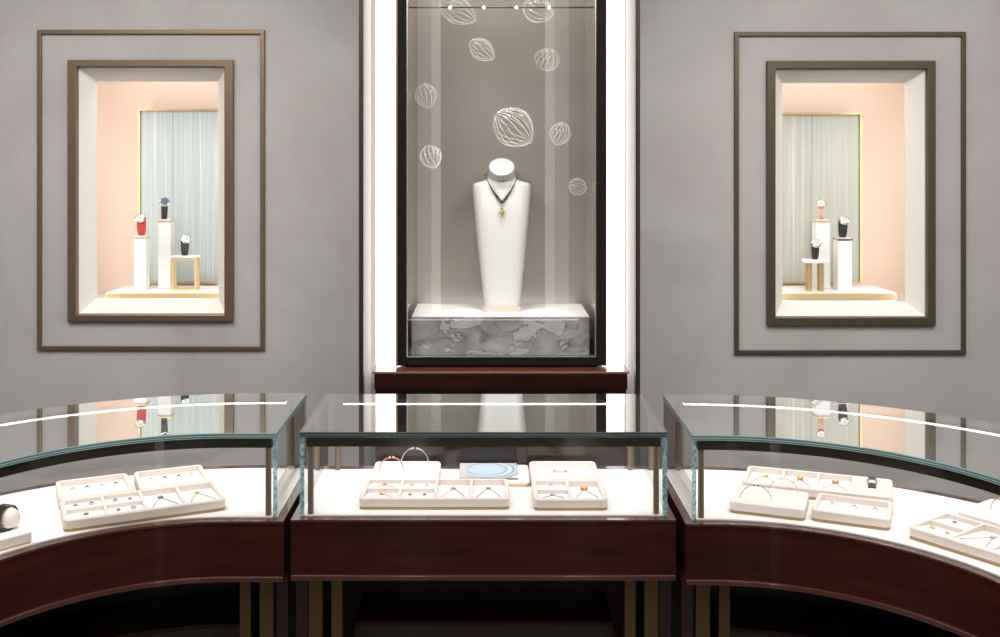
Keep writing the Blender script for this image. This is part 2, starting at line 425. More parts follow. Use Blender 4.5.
# ------------------------------------------------------------------ wall niches
def niche(which, fr, N, frame_mat, label):
    o, i = N['o'], N['i']
    t = thing('display_niche', label, 'display niche', ((o[0]+o[1])/2, WALL, o[2]))
    # frame: overlaps the opening edge
    mb = MB(); x0, x1, z0, z1 = fr
    def rect(x0, x1, z0, z1, y): return [(x0, y, z0), (x1, y, z0), (x1, y, z1), (x0, y, z1)]
    ys = WALL-.022
    mb.loops([rect(x0, x1, z0, z1, WALL-.0005), rect(x0, x1, z0, z1, ys), rect(o[0]-.002, o[1]+.002, o[2]-.002, o[3]+.002, ys), rect(o[0]-.002, o[1]+.002, o[2]-.002, o[3]+.002, WALL-.0005)], 0, False, False)
    mb.build('frame', frame_mat, t, True, bevel=.003)
    mb = MB(); e = .001
    mb.loops([rect(o[0]+e, o[1]-e, o[2]+e, o[3]-e, WALL+.004), rect(*i, WALL+.08), rect(o[0]-.3, o[1]+.3, o[2]-.3, o[3]+.3, WALL+.0805)][:2], 0, False, False)
    mb.build('reveal', M['niche_white'], t, True)
    MB().box(o[0]+.002, o[1]-.002, WALL+.004, WALL+.009, o[2]+.002, o[3]-.002).build('glass_pane', M['glass_soft'], t, True)
    X0, X1, Z0, Z1, Y1 = i[0]-.28, i[1]+.28, i[2]-.03, i[3]+.3, 5.26
    if which == 'left': X1 = min(X1, RX0-.06)
    else: X0 = max(X0, RX1+.06)
    # inner box of the niche
    b = MB(); b.box(X0, X1, Y1, Y1+.03, Z0, Z1)
    b.build('back_panel', M['peach'], t, True)
    MB().box(X0-.02, X0, WALL+.085, Y1+.03, Z0, Z1).build('side_panel', M['peach'], t, True)
    MB().box(X1, X1+.02, WALL+.085, Y1+.03, Z0, Z1).build('side_panel', M['peach'], t, True)
    MB().box(X0, X1, WALL+.085, Y1, Z0-.02, Z0).build('floor_panel', M['niche_white'], t, True)
    MB().box(X0, X1, WALL+.085, Y1, Z1, Z1+.02).build('top_panel', M['niche_white'], t, True)
    b = wall_with_holes(WALL+.081, WALL+.086, X0-.02, X1+.02, Z0-.02, Z1+.02, [i])
    b.build('front_lining', M['niche_white'], t, True)
    return X0, X1, Z0, Z1, Y1
bl = niche('left', (-1.845, -1.117, .987, 2.139), NL, M['bronze'], 'bronze framed wall niche left of the showcase, holding a red strap watch')
br = niche('right', (1.232, 1.973, .970, 2.135), NR, M['bronze_green'], 'dark bronze framed wall niche right of the showcase, with a gold table inside')

DZ = 1.092
def platform(x0, x1, label):
    t = thing('display_platform', label, 'platform', ((x0+x1)/2, 4.95, DZ-.045))
    MB().box(x0, x1, 4.826, 5.10, DZ-.044, DZ).build('top_slab', M['platform'], t, True)
    b = MB(); b.box(x0-.002, x1+.002, 4.819, 4.8255, DZ-.026, DZ-.003)
    b.build('gold_edge', M['brass_soft'], t, True)
platform(-1.735, bl[1]-.02, 'low white gold edged platform inside the left wall niche')
platform(br[0]+.02, 1.862, 'low white gold edged platform inside the right wall niche')

def screen(x0, x1, z0, z1, mat, label, sides):
    t = thing('backdrop_screen', label, 'screen', ((x0+x1)/2, 5.16, DZ-.06))
    MB().box(x0, x1, 5.15, 5.165, z0, z1).build('silk_panel', mat, t, True)
    g = MB(); w = .010
    g.box(x0-w, x1+w, 5.135, 5.168, z1, z1+w)
    g.box(x0-w, x1+w, 5.135, 5.168, z0-w, z0)
    g.box(x0-w, x0, 5.135, 5.168, z0, z1); g.box(x1, x1+w, 5.135, 5.168, z0, z1)
    g.build('gold_frame', M['brass'], t, True)
screen(-1.682, bl[1]-.06, DZ+.012, 1.935, M['silk'], 'pale blue grey striped screen with gold frame in the left niche', 'l')
screen(br[0]+.06, 1.808, DZ+.012, 1.916, M['silk_warm'], 'greenish grey striped screen with gold frame in the right niche', 'r')

def plinth(x, y, w, h, label, cap='brass_soft'):
    t = thing('watch_plinth', label, 'plinth', (x, y, DZ+.0005), 0, 'white watch plinths')
    MB().box(-w/2, w/2, -w/2, w/2, 0, h-.012).build('body', M['plinth'], t, bevel=.002)
    MB().box(-w/2-.003, w/2+.003, -w/2-.003, w/2+.003, h-.0118, h-.005).build('gold_plate', M[cap], t)
    MB().box(-w/2+.004, w/2-.004, -w/2+.004, w/2-.004, h-.0048, h).build('cap', M['plinth'], t)
    return DZ+.0005+h
def watch(x, y, z, case, strap, dial, label, rz=0, s=1.0):
    t = thing('wristwatch', label, 'watch', (x, y, z+.0005), rz, 'watches in the wall niches')
    a, b, zc = .027*s, .042*s, .042*s
    # closed strap loop standing upright
    L = []; n = 36
    for k in range(n):
        th = 2*PI*k/n; w = .0105*s*(1.0 + .25*max(0, math.cos(th - math.radians(150))))
        cy, cz = a*math.cos(th), zc + b*math.sin(th)
        ny, nz = math.cos(th), math.sin(th); q = .0025*s
        L.append([(-w, cy-ny*q, cz-nz*q), (w, cy-ny*q, cz-nz*q), (w, cy+ny*q*.0, cz+nz*q*.0), (-w, cy, cz)])
    L.append(L[0])
    MB().loops(L, 0, False, False).build('strap', M[strap], t, smooth=True)
    th = math.radians(142); c = Vector((0, a*math.cos(th), zc+b*math.sin(th))); nrm = Vector((0, math.cos(th), math.sin(th)*.75)).normalized()
    R = Matrix.Translation(c + nrm*.0005) @ nrm.to_track_quat('Z', 'Y').to_matrix().to_4x4()
    def place(mb): mb.v = [tuple(R @ Vector(p)) for p in mb.v]; return mb
    place(MB().lathe([(.014*s, 0), (.0195*s, .001*s), (.021*s, .004*s), (.020*s, .008*s), (.0165*s, .0095*s), (.0162*s, .0075*s)], 28)).build('case', M[case], t, smooth=True)
    d = place(MB().cyl((0, 0), .0164*s, .0076*s, .0081*s, 28)).build('dial', M[dial], t)
    hm = MB(); hm.box(-.0006*s, .0006*s, -.001*s, .011*s, .0083*s, .0088*s); hm.box(-.001*s, .008*s, -.0006*s, .0006*s, .0083*s, .0088*s)
    place(hm).build('hand', M['gem_dark'], d)
    place(MB().tube([(.0205*s, 0, .004*s), (.0245*s, 0, .004*s)], .0025*s, 10)).build('crown', M[case], t)
    return t

# left niche
YW = 4.95
z = plinth(-1.612, YW, .056, .252, 'medium height white plinth at left in the left niche')
watch(-1.612, YW, z, 'rose', 'strap_red', 'dial_white', 'rose gold watch with red strap on the medium white plinth', .05, 1.15)
z = plinth(-1.516, YW+.06, .060, .325, 'tallest white plinth in the left niche, under a steel watch')
watch(-1.526, YW+.06, z, 'silver', 'strap_dark', 'dial_blue', 'steel watch with blue dial on the tallest left niche plinth', .35, 1.15)
t = thing('display_stand', 'open gold frame stand with white top in the left niche', 'stand', (-1.408, YW, DZ+.0005))
sw, sh, sd = .059, .150, .05
g = MB(); q = .011
for sy in (-1, 1):
    y0 = sy*(sd-q/2)*.5 if sy > 0 else -sd/2; y0 = sd/2-q if sy > 0 else -sd/2
    g.box(-sw, -sw+q, y0, y0+q, 0, sh); g.box(sw-q, sw, y0, y0+q, 0, sh); g.box(-sw+q, sw-q, y0, y0+q, 0, .006); g.box(-sw+q, sw-q, y0, y0+q, sh-.012, sh)
g.build('frame', M['brass_soft'], t); MB().box(-sw-.004, sw+.004, -sd/2-.004, sd/2+.004, sh+.0003, sh+.009).build('top', M['plinth'], t)
watch(-1.412, YW, DZ+sh+.0095, 'silver', 'strap_dark', 'dial_white', 'silver watch with dark strap on the open gold stand', .5, 1.1)
# right niche
z = plinth(1.579, YW+.06, .066, .325, 'tallest white plinth in the right niche, behind the gold table')
watch(1.579, YW+.06, z, 'rose', 'strap_pink', 'dial_white', 'rose gold watch with pink strap on the tallest right niche plinth', -.35, 1.05)
z = plinth(1.660, YW, .066, .243, 'medium height white plinth at right in the right niche', 'rose')
watch(1.660, YW, z, 'silver', 'strap_dark', 'dial_white', 'silver watch with dark strap on the medium right niche plinth', -.05, 1.15)
t = thing('display_table', 'small gold legged table with white top in the right niche', 'stand', (1.520, 4.90, DZ+.0005))
for xx in (-.034, .020):
    for yy in (-.018, .018): MB().box(xx-.007, xx+.009, yy-.007, yy+.007, 0, .130).build('leg', M['brass'], t)
MB().box(-.056, .054, -.034, .034, .1303, .146).build('top', M['plinth'], t, bevel=.002)
watch(1.516, 4.90, DZ+.147, 'silver', 'strap_dark', 'dial_white', 'small white dial watch with black strap on the gold legged table', -.1, 1.05)

# ------------------------------------------------------------------ console and showcase
CX = .0545
t = thing('console_cabinet', 'dark mahogany ledge cabinet under the tall glass showcase', 'cabinet', (CX, 4.4, 0))
MB().box(-.442, .551, 4.155, 4.30, .800, .862).build('apron', M['wood_console'], t, True, bevel=.003)
b = MB(); L = [[(-.449, 4.150), (.558, 4.150), (.558, 4.305), (.476, 4.305), (.476, 4.76), (-.361, 4.76), (-.361, 4.305), (-.449, 4.305)]]
b.loops([[(x, y, z) for x, y in L[0]] for z in (.8625, .871)]).build('top', M['wood_ledge'], t, True, bevel=.002)
b = MB(); L = [(-.442, 4.20), (.551, 4.20), (.551, 4.299), (.47, 4.3), (.47, 4.75), (-.355, 4.75), (-.355, 4.3), (-.442, 4.299)]
b.loops([[(x, y, z) for x, y in L] for z in (0, .7995)]).build('body', M['wood_dark'], t, True)
MB().box(-.355, .47, 4.301, 4.75, .80, .862).build('support', M['wood_dark'], t, True)

SX0, SX1, SY0, SY1, SZ0, SZ1 = -.363, .478, 4.235, 4.72, .878, 2.98
t = thing('glass_showcase', 'tall black framed glass showcase with a white necklace bust inside', 'showcase', ((SX0+SX1)/2, 4.45, .8713))
fb = .042
MB().box(SX0, SX0+fb, SY0, SY0+.05, SZ0, SZ1).build('frame_post', M['black'], t, True, bevel=.004)
MB().box(SX1-fb, SX1, SY0, SY0+.05, SZ0, SZ1).build('frame_post', M['black'], t, True, bevel=.004)
MB().box(SX0+fb, SX1-fb, SY0, SY0+.05, SZ0, SZ0+.034).build('bottom_rail', M['black'], t, True, bevel=.003)
MB().box(SX0+fb, SX1-fb, SY0, SY0+.05, SZ1-.04, SZ1).build('top_rail', M['black'], t, True, bevel=.003)
gi = MB(); 
for x in (SX0+fb, SX1-fb-.004): gi.box(x, x+.004, SY0+.001, SY0+.02, SZ0+.034, SZ1-.04)
gi.box(SX0+fb+.004, SX1-fb-.004, SY0+.001, SY0+.02, SZ0+.0342, SZ0+.038)
gi.build('bead_trim', M['silver'], t, True)
MB().box(SX0-.001, SX0+.006, SY0-.004, SY0+.03, SZ0, SZ1).build('edge_strip', M['bronze'], t, True)
MB().box(SX0+fb+.004, SX1-fb-.004, SY0+.021, SY0+.027, SZ0+.034, SZ1-.04).build('front_glass', M['glass_soft'], t, True)
MB().box(SX0+.012, SX0+fb, SY0+.0505, SY1, SZ0, SZ1).build('side_panel', M['case_side'], t, True)
MB().box(SX1-fb, SX1-.012, SY0+.0505, SY1, SZ0, SZ1).build('side_panel', M['case_side'], t, True)
MB().box(SX0+.012, SX1-.012, SY1, SY1+.02, SZ0, SZ1).build('back_panel', M['case_back'], t, True)
MB().box(SX0+fb, SX1-fb, SY0+.0505, SY1, SZ0, SZ0+.028).build('floor_panel', M['black'], t, True)
MB().box(SX0+fb, SX1-fb, SY0+.0505, SY1, SZ1-.02, SZ1).build('top_panel', M['case_side'], t, True)
for x in (SX0+.05, SX1-.05):
    for y in (SY0+.04, SY1-.05): MB().cyl((x, y), .014, .8715, SZ0-.0002, 14).build('foot', M['black'], t, True)

# spotlight rail
t = thing('spotlight_rail', 'thin dark bar with four tiny spotlights across the showcase top', 'spotlight rail', (CX, 4.36, 2.324))
MB().tube([(SX0+fb+.001, 4.36, 2.327), (SX1-fb-.001, 4.36, 2.327)], .0035, 10).build('bar', M['lamp_housing'], t, True)
for px in (450.4, 483.7, 516.3, 549):
    x = (px-487)*4.36/1060
    h = MB().lathe([(.003, .0), (.006, -.003), (.0065, -.010), (.005, -.010)], 14, 0, (x, 4.352, 2.329)).build('lamp_head', M['lamp_housing'], t, True, smooth=True)
    b = MB().ball((x, 4.3475, 2.325), .0058, 10, 8); inv = t.matrix_basis.inverted(); b.v = [tuple(inv @ Vector(p)) for p in b.v]
    b.build('lens', M['bulb'], h, smooth=True)

# marble block
BZ = SZ0+.0285
tag(MB().box(-.306, .415, 4.292, 4.66, BZ, 1.0636).build('marble_block', M['marble'], None, bevel=.002), 'long grey veined marble block under the white bust', 'marble block')
blk = bpy.data.objects['marble_block']
top = MB().box(-.3045, .4135, 4.2935, 4.6585, 1.0639, 1.0665); top.build('white_top', M['platform'], blk)

# ------------------------------------------------------------------ necklace bust
BX, BY, BZ0 = .0635, 4.525, 1.067
t = thing('necklace_bust', 'tall white tapered necklace bust standing on the marble block', 'bust', (BX, BY, BZ0))
#        z,    half w, half d, exponent, centre y, shear
SEC = [(.020, .0745, .046, 3.2, 0, 0), (.10, .084, .049, 3.2, 0, 0), (.20, .0955, .053, 3.0, 0, 0), (.30, .107, .058, 2.9, 0, 0), (.40, .1175, .062, 2.8, 0, 0),
       (.46, .1235, .062, 2.8, 0, 0), (.495, .126, .059, 2.8, .001, 0), (.515, .1255, .056, 2.8, .003, 0), (.525, .1235, .053, 2.8, .004, 0), (.531, .117, .051, 2.6, .005, 0),
       (.535, .103, .050, 2.4, .006, 0), (.539, .084, .050, 2.2, .007, 0), (.545, .068, .050, 2.1, .008, .05), (.556, .0585, .051, 2.0, .009, .25), (.575, .0545, .052, 2, .010, .55), (.603, .0535, .0525, 2, .010, .69)]
SEC = [(z, w, d, e, cy+(.07*(min(z, .50)-.25)/.25-.005)-max(0, z-.54)*.5, sh) for z, w, d, e, cy, sh in SEC]      # the front leans back
def interp(z):
    for a, b in zip(SEC, SEC[1:]):
        if a[0] <= z <= b[0]:
            k = (z-a[0])/(b[0]-a[0]); return [a[i]+(b[i]-a[i])*k for i in range(6)]
    return list(SEC[0] if z < SEC[0][0] else SEC[-1])
def front_y(x, z):
    _, w, d, e, cy, sh = interp(z); u = min(.995, abs(x)/w)
    return cy - d*(1-u**e)**(1/e)
L = []; nb = 56
for z, w, d, e, cy, sh in SEC:
    lp = []
    for j in range(nb):
        a = 2*PI*j/nb; c, s = math.cos(a), math.sin(a)
        x = w*math.copysign(abs(c)**(2/e), c); y = d*math.copysign(abs(s)**(2/e), s)
        lp.append((x, cy+y, z+sh*y))
    L.append(lp)
MB().loops(L).build('body', M['bust'], t, smooth=True)
MB().loops([rrect(.158, .10, .02, z, 5, 0, -.065) for z in (0, .0195)]).build('base', M['bust_base'], t)

nk = thing('bead_necklace', 'black bead necklace with yellow gem pendant on the white bust', 'necklace', (BX, BY-.06, BZ0+.45))
def nl(p): return (p[0], p[1]+.06, p[2]-.45)
beads = MB(); chain = MB()
pts = []
V = [(.0715, .563), (.056, .534), (.042, .507), (.028, .486), (.014, .466), (0, .452)]
def along(V, u):
    k = u*(len(V)-1); i = min(int(k), len(V)-2); f = k-i
    return V[i][0]+(V[i+1][0]-V[i][0])*f, V[i][1]+(V[i+1][1]-V[i][1])*f
for side in (-1, 1):
    for k in range(21):
        x, z = along(V, k/20); r = .0026 + .0036*(k/20)
        y = front_y(x, z) - r*1.25 - (.004 if z > .5 else 0)
        beads.ball(nl((side*x, y, z)), r, 8, 6)
        if k % 4 == 2: beads.ball(nl((side*x*.90, y-.003, z-.003)), r*.55, 8, 6, 1)
    # second thinner strand, just inside
    P = []
    for k in range(16):
        x, z = along(V, k/15); x *= .80; z += .006
        P.append(nl((side*x, front_y(x, z)-.006-(.004 if z > .5 else 0), z)))
    chain.tube(P, .0007, 6)
for k in range(17):          # behind the neck
    a = PI*k/16; x, y = .0725*math.cos(a), .076+.062*math.sin(a)
    beads.ball(nl((x, y, .564+.020*math.sin(a))), .0022, 6, 5)
beads.build('bead_strand', [M['bead'], M['silver']], nk, smooth=True); chain.build('inner_chain', M['silver'], nk)
pz = .448; py = front_y(0, .39)-.0105
pn = MB(); pn.ball(nl((0, py+.001, pz-.008)), .0045, 8, 6, 0); pn.ball(nl((0, py, pz-.020)), .006, 10, 8, 1); 
for a in range(6): pn.ball(nl((.0095*math.cos(a*PI/3), py+.001, pz-.036+.011*math.sin(a*PI/3))), .0042, 8, 6, 0)
pn.ball(nl((0, py-.002, pz-.036)), .0095, 10, 8, 1, 1, .7, 1.1); pn.ball(nl((0, py, pz-.055)), .0045, 8, 6, 1)
pn.build('pendant', [M['gold'], M['gem_yellow']], nk, smooth=True)

# ------------------------------------------------------------------ hanging glass ornaments
def ornament(px, py, D, ln, wd, ang, yaw, label, ribs=14):
    X, Z = (px-487)*D/1060, 1.72-(py-155)*D/1060
    t = thing('glass_ornament', label, 'glass ornament', (X, D, Z), 0, 'blown glass ornaments hanging in the showcase')
    R = Matrix.Rotation(ang, 3, 'Y') @ Matrix.Rotation(yaw, 3, 'Z')
    def prof(u):    # u 0..1 along the axis, pointed at one end, fuller at the other
        return math.sin(PI*u**.9)**.72
    n = ribs*4; L = []
    K = 18
    for k in range(K+1):
        u = .012+.976*k/K; r = wd/2*prof(u)
        L.append([tuple(R @ Vector(((u-.5)*ln, r*(1+.045*math.cos(ribs*2*PI*j/n))*math.cos(2*PI*j/n), r*(1+.045*math.cos(ribs*2*PI*j/n))*math.sin(2*PI*j/n)))) for j in range(n)])
    MB().loops(L).build('shell', M['ornament'], t, smooth=True)
    mb = MB()
    for q in range(ribs):
        a = 2*PI*q/ribs; P = []; rr = []
        for k in range(K+1):
            u = .012+.976*k/K; r = wd/2*prof(u)*1.05; aa = a+.5*(u-.5)
            P.append(R @ Vector(((u-.5)*ln, r*math.cos(aa), r*math.sin(aa)))); rr.append((.0005+.0009*abs(math.cos(a*2.5+px))*math.sin(PI*u))*min(1, wd/.13+.3))
        mb.tube(P, rr, 5)
    mb.build('rib', M['rib'], t, smooth=True)
    MB().tube([(0, 0, wd*.35), (0, 0, SZ1-.021-Z)], .0004, 4).build('thread', M['thread'], t)
R_ = math.radians
ornament(514, 128, 4.47, .200, .155, R_(38), .25, 'largest ribbed clear glass ornament, hanging just above the bust', 18)
ornament(482, 50, 4.50, .130, .085, R_(35), .3, 'small tilted glass ornament hanging below the upper left spotlights')
ornament(547, 60, 4.52, .105, .105, R_(100), .6, 'round glass ornament below the rightmost spotlight, on the right light streak')
ornament(458, 11, 4.44, .175, .105, R_(28), .2, 'large glass ornament at the top left behind the spotlight rail')
ornament(538, 10, 4.46, .140, .105, R_(25), -.3, 'glass ornament at the top right behind the spotlight rail')
ornament(426, 96, 4.58, .115, .090, R_(75), .4, 'upper of the two glass ornaments near the left showcase edge')
ornament(560, 134, 4.50, .110, .085, R_(110), .4, 'glass ornament at right of the largest one above the bust shoulder')
ornament(431, 157, 4.36, .105, .085, R_(70), -.4, 'lower of the two glass ornaments near the left showcase edge')
ornament(578, 187, 4.50, .090, .07, R_(20), .5, 'faint glass ornament standing in for a reflection near the right showcase edge, lowest on that side')  # extra ornament placed for a reflection in the side panel

# ------------------------------------------------------------------ the three counters
ZT, ZG, ZB, ZU = .950, .9355, .711, .559        # glass top, its underside, body top, body underside
def stations(kind, ext=0.0, tmax=95, n=40):
    """points on the front line with the outward (to the back) direction"""
    if kind == 'c':
        return [((-.521-ext, 2.947), (0, 1)), ((.501+ext, 2.947), (0, 1))]
    s, xe, cx, cy, R = (-1, -.583, -.712, 2.327, .608) if kind == 'l' else (1, .566, .606, 2.242, .672)
    S = [((xe-s*ext, cy+R), (0, 1)), ((xe, cy+R), (0, 1))] if ext else [((xe, cy+R), (0, 1))]
    for k in range(n+1):
        a = math.radians(tmax)*k/n + (math.asin(min(1, ext/R)) if k == n else 0)
        S.append(((cx+s*R*math.sin(a), cy+R*math.cos(a)), (s*math.sin(a), math.cos(a))))
    return S
def sweep(S, d0, d1, z0, z1, mi=0, mb=None, edge=None):
    mb = mb or MB(); L = []
    for (x, y), (nx, ny) in S:
        a, b = (x+nx*d0, y+ny*d0), (x+nx*d1, y+ny*d1)
        L.append([(*a, z0), (*b, z0), (*b, z1), (*a, z1)])
    if edge is None: mb.loops(L, mi); return mb
    b0 = len(mb.v)
    for l in L: mb.v += l
    for k in range(len(L)-1):
        for i in range(4):
            j = (i+1) % 4
            mb.f.append([b0+4*k+i, b0+4*k+j, b0+4*k+4+j, b0+4*k+4+i])
            mb.m.append(edge if edge_mode == 'flat' and i == 3 else 0)
    mb.f.append([b0, b0+1, b0+2, b0+3]); mb.m.append(edge); e = b0+4*(len(L)-1); mb.f.append([e, e+1, e+2, e+3]); mb.m.append(edge)
    return mb
edge_mode = 'flat'
def shift_st(S, i0, t):
    """two stations t apart at an end of the line, for an end pane or a post"""
    (p, n), (q, _) = S[i0], S[1 if i0 == 0 else -2]
    tx, ty = q[0]-p[0], q[1]-p[1]; l = math.hypot(tx, ty); tx, ty = tx/l, ty/l
    return lambda a: ((p[0]+tx*a, p[1]+ty*a), n)

DEPTH = {'c': .468, 'l': .492, 'r': .498}
def counter(kind, label, loc):
    global edge_mode
    D = DEPTH[kind]; S = stations(kind); SB = stations(kind, .022)
    t = thing('display_counter', label, 'display counter', loc, 0, 'glass topped jewellery counters')
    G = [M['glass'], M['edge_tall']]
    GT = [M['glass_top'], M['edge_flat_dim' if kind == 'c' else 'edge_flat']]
    sweep(SB, -.014, D+.02, ZU, ZB-.006).build('body', M['wood'], t, True)
    sweep(SB, -.017, D+.023, ZB-.0058, ZB).build('top_lip', M['wood_edge'], t, True)
    sweep(SB, -.021, D+.022, ZU-.015, ZU-.0002).build('moulding', M['wood_edge'], t, True, bevel=.003)
    sweep(S, .013, D-.022, ZB+.0004, ZB+.004).build('deck', M['deck'], t, True)
    edge_mode = 'flat'
    sweep(S, 0, D, ZG, ZT, edge=1).build('glass_top', GT, t, True)
    edge_mode = 'tall'
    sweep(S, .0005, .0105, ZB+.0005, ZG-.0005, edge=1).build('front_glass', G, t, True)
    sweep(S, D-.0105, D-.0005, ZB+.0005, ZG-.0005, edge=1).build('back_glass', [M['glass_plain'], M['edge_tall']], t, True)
    for e in (0, len(S)-1):
        f = shift_st(S, e, 0)
        # end pane: its wide faces look along the counter, its narrow faces forward
        mb = MB(); A, B = f(.0005), f(.0115)
        L = []
        for dd in (.0108, D-.0108):
            L.append([(A[0][0]+A[1][0]*dd, A[0][1]+A[1][1]*dd, ZB+.0005), (B[0][0]+B[1][0]*dd, B[0][1]+B[1][1]*dd, ZB+.0005), (B[0][0]+B[1][0]*dd, B[0][1]+B[1][1]*dd, ZG-.0005), (A[0][0]+A[1][0]*dd, A[0][1]+A[1][1]*dd, ZG-.0005)])
        mb.v = L[0]+L[1]
        for q, mi in (((0, 1, 5, 4), 0), ((1, 2, 6, 5), 0), ((2, 3, 7, 6), 0), ((3, 0, 4, 7), 0), ((0, 1, 2, 3), 1), ((4, 5, 6, 7), 0)): mb.f.append(list(q)); mb.m.append(mi)
        mb.build('end_glass', G, t, True)
        # the front pane's polished end, seen as a bright teal strip
        A, B = f(.0002), f(.0125)
        for (d, w, nm, m, ins) in ((.024, .0085, 'front_post', 'post', .025), (D-.030, .0085, 'back_post', 'post', .042)):
            C = f(ins+.002); c = (C[0][0]+C[1][0]*d, C[0][1]+C[1][1]*d)
            MB().cyl(c, w, ZB+.0045, ZG-.031 if nm == 'front_post' else ZG-.0006, 16).build(nm, M[m], t, True, smooth=True)
    # rail under the front edge, led strip under the back edge
    f = shift_st(S, 0, 0); g = shift_st(S, len(S)-1, 0)
    S2 = [f(.016)]+S[1:-1]+[g(.016)]
    sweep(S2, .014, .034, ZG-.030, ZG-.0006).build('front_rail', M['rail'], t, True)
    S3 = [f(.062)]+(S[1:-1] if kind == 'c' else S[2:-1])+[g(.062)]
    h = sweep(S3, D-.036, D-.012, ZG-.006, ZG-.0006).build('led_profile', M['lamp_housing'], t, True)
    lm = sweep(S3, D-.032, D-.016, ZG-.0135, ZG-.0062); inv = t.matrix_basis.inverted(); lm.v = [tuple(inv @ Vector(p)) for p in lm.v]
    lm.build('led_strip', M['led'], h)
    # open base: end panels, brass legs, low inner cabinet
    for e in (0, len(S)-1):
        f = shift_st(S, e, 0)
        A, B = f(-.020), f(.012)
        mb = MB(); L = []
        for dd in (.06, D-.02):
            L.append([(A[0][0]+A[1][0]*dd, A[0][1]+A[1][1]*dd, .001), (B[0][0]+B[1][0]*dd, B[0][1]+B[1][1]*dd, .001), (B[0][0]+B[1][0]*dd, B[0][1]+B[1][1]*dd, ZU-.016), (A[0][0]+A[1][0]*dd, A[0][1]+A[1][1]*dd, ZU-.016)])
        mb.loops(L).build('end_panel', M['wood_dark'], t, True)
        for a0, a1 in ((.018, .056), (.082, .112)):
            A, B = f(a0), f(a1); mb = MB(); L = []
            for dd in (.045, .075):
                L.append([(A[0][0]+A[1][0]*dd, A[0][1]+A[1][1]*dd, .001), (B[0][0]+B[1][0]*dd, B[0][1]+B[1][1]*dd, .001), (B[0][0]+B[1][0]*dd, B[0][1]+B[1][1]*dd, ZU-.016), (A[0][0]+A[1][0]*dd, A[0][1]+A[1][1]*dd, ZU-.016)])
            mb.loops(L).build('leg', M['leg_brass'], t, True)
    f = shift_st(S, 0, 0); g = shift_st(S, len(S)-1, 0)
    S4 = [f(.0125)]+(S[1:-1] if kind == 'c' else S[2:-1])+[g(.0125)]
    sweep(S4, D-.04, D-.02, .001, ZU-.016).build('back_panel', M['wood_dark'], t, True)
    S5 = [f(.125)]+(S[1:-1] if kind == 'c' else S[4:-1])+[g(.125)]
    sweep(S5, .22, D-.041, .001, .318).build('inner_cabinet', M['wood_dark'], t, True)
    sweep(S5, .21, D-.041, .3183, .330).build('cabinet_top', M['wood'], t, True)
counter('c', 'straight glass topped mahogany counter in the middle, below the showcase', (-.01, 3.18, 0))
counter('l', 'curved glass topped mahogany counter at the left', (-1.2, 3.0, 0))
counter('r', 'curved glass topped mahogany counter at the right', (1.2, 2.95, 0))

# ------------------------------------------------------------------ trays
TZ = ZB+.0046; TH = .0315
def tray(label, w, d, cx, cy, deg, cols, kind='tray'):
    """cream tray on a brass base; cols = rows per column (0 = flat pad). Returns the cells as (matrix, width, depth)."""
    t = thing('jewellery_tray', label, 'jewellery tray', (cx, cy, TZ), math.radians(deg), 'cream jewellery trays in the counters')
    MB().loops([rrect(w-.001, d-.001, .0148, z) for z in (0, .0076)]).build('brass_base', M['tray_brass'], t)
    r = .015; z0 = .0080
    cells = []
    if not cols:
        MB().loops([rrect(w, d, r, z0), rrect(w, d, r, TH-.005), rrect(w-.003, d-.003, r, TH-.0015), rrect(w-.01, d-.01, r-.003, TH)]).build('pad', M['pad'], t, smooth=True)
        return t, [(t.matrix_basis @ Matrix.Translation((0, 0, TH)), w, d)]
    wt = .0125; iw, idp = w-2*wt, d-2*wt
    mb = MB()
    mb.loops([rrect(w, d, r, z0), rrect(w, d, r, TH-.003), rrect(w-.003, d-.003, r, TH-.0008), rrect(w-.006, d-.006, r-.002, TH), rrect(iw+.002, idp+.002, .003, TH), rrect(iw, idp, .003, TH-.001), rrect(iw, idp, .003, z0+.002)], 0, True, True)
    nc = len(cols); dv = .008; cw = (iw-dv*(nc-1))/nc
    ins = []
    for c, rows in enumerate(cols):
        x0 = -iw/2+c*(cw+dv)
        if c: mb.box(x0-dv, x0, -idp/2-.001, idp/2+.001, z0+.002, TH-.0012)
        if rows == -1:      # closed pad in place of a cell
            mb.box(x0, x0+cw+.002, -idp/2-.001, idp/2+.001, z0+.002, TH-.0005)
            cells.append((t.matrix_basis @ Matrix.Translation((x0+cw/2, 0, TH-.0005)), cw, idp)); continue
        rd = (idp-dv*(rows-1))/rows
        for q in range(rows):
            y1 = idp/2-q*(rd+dv); y0 = y1-rd
            if q: mb.box(x0-.001, x0+cw+.001, y1, y1+dv, z0+.002, TH-.0012)
            zb, zf = TH-.0175, TH-.003
            if rows > 1: zb = TH-.0125
            i_ = MB(); i_.add([(x0, y0, z0+.0025), (x0+cw, y0, z0+.0025), (x0+cw, y1, z0+.0025), (x0, y1, z0+.0025), (x0, y0, zf), (x0+cw, y0, zf), (x0+cw, y1, zb), (x0, y1, zb)],
                              [(0, 3, 2, 1), (4, 5, 6, 7), (0, 1, 5, 4), (1, 2, 6, 5), (2, 3, 7, 6), (3, 0, 4, 7)])
            ins.append(i_)
            sl = math.atan2(zb-zf, rd)
            cells.append((t.matrix_basis @ Matrix.Translation((x0+cw/2, (y0+y1)/2, (zb+zf)/2)) @ Matrix.Rotation(sl, 4, 'X'), cw, rd))
    mb.build('tray_body', M['tray'], t)
    for i_ in ins: i_.build('insert', M['insert'], t)
    return t, cells

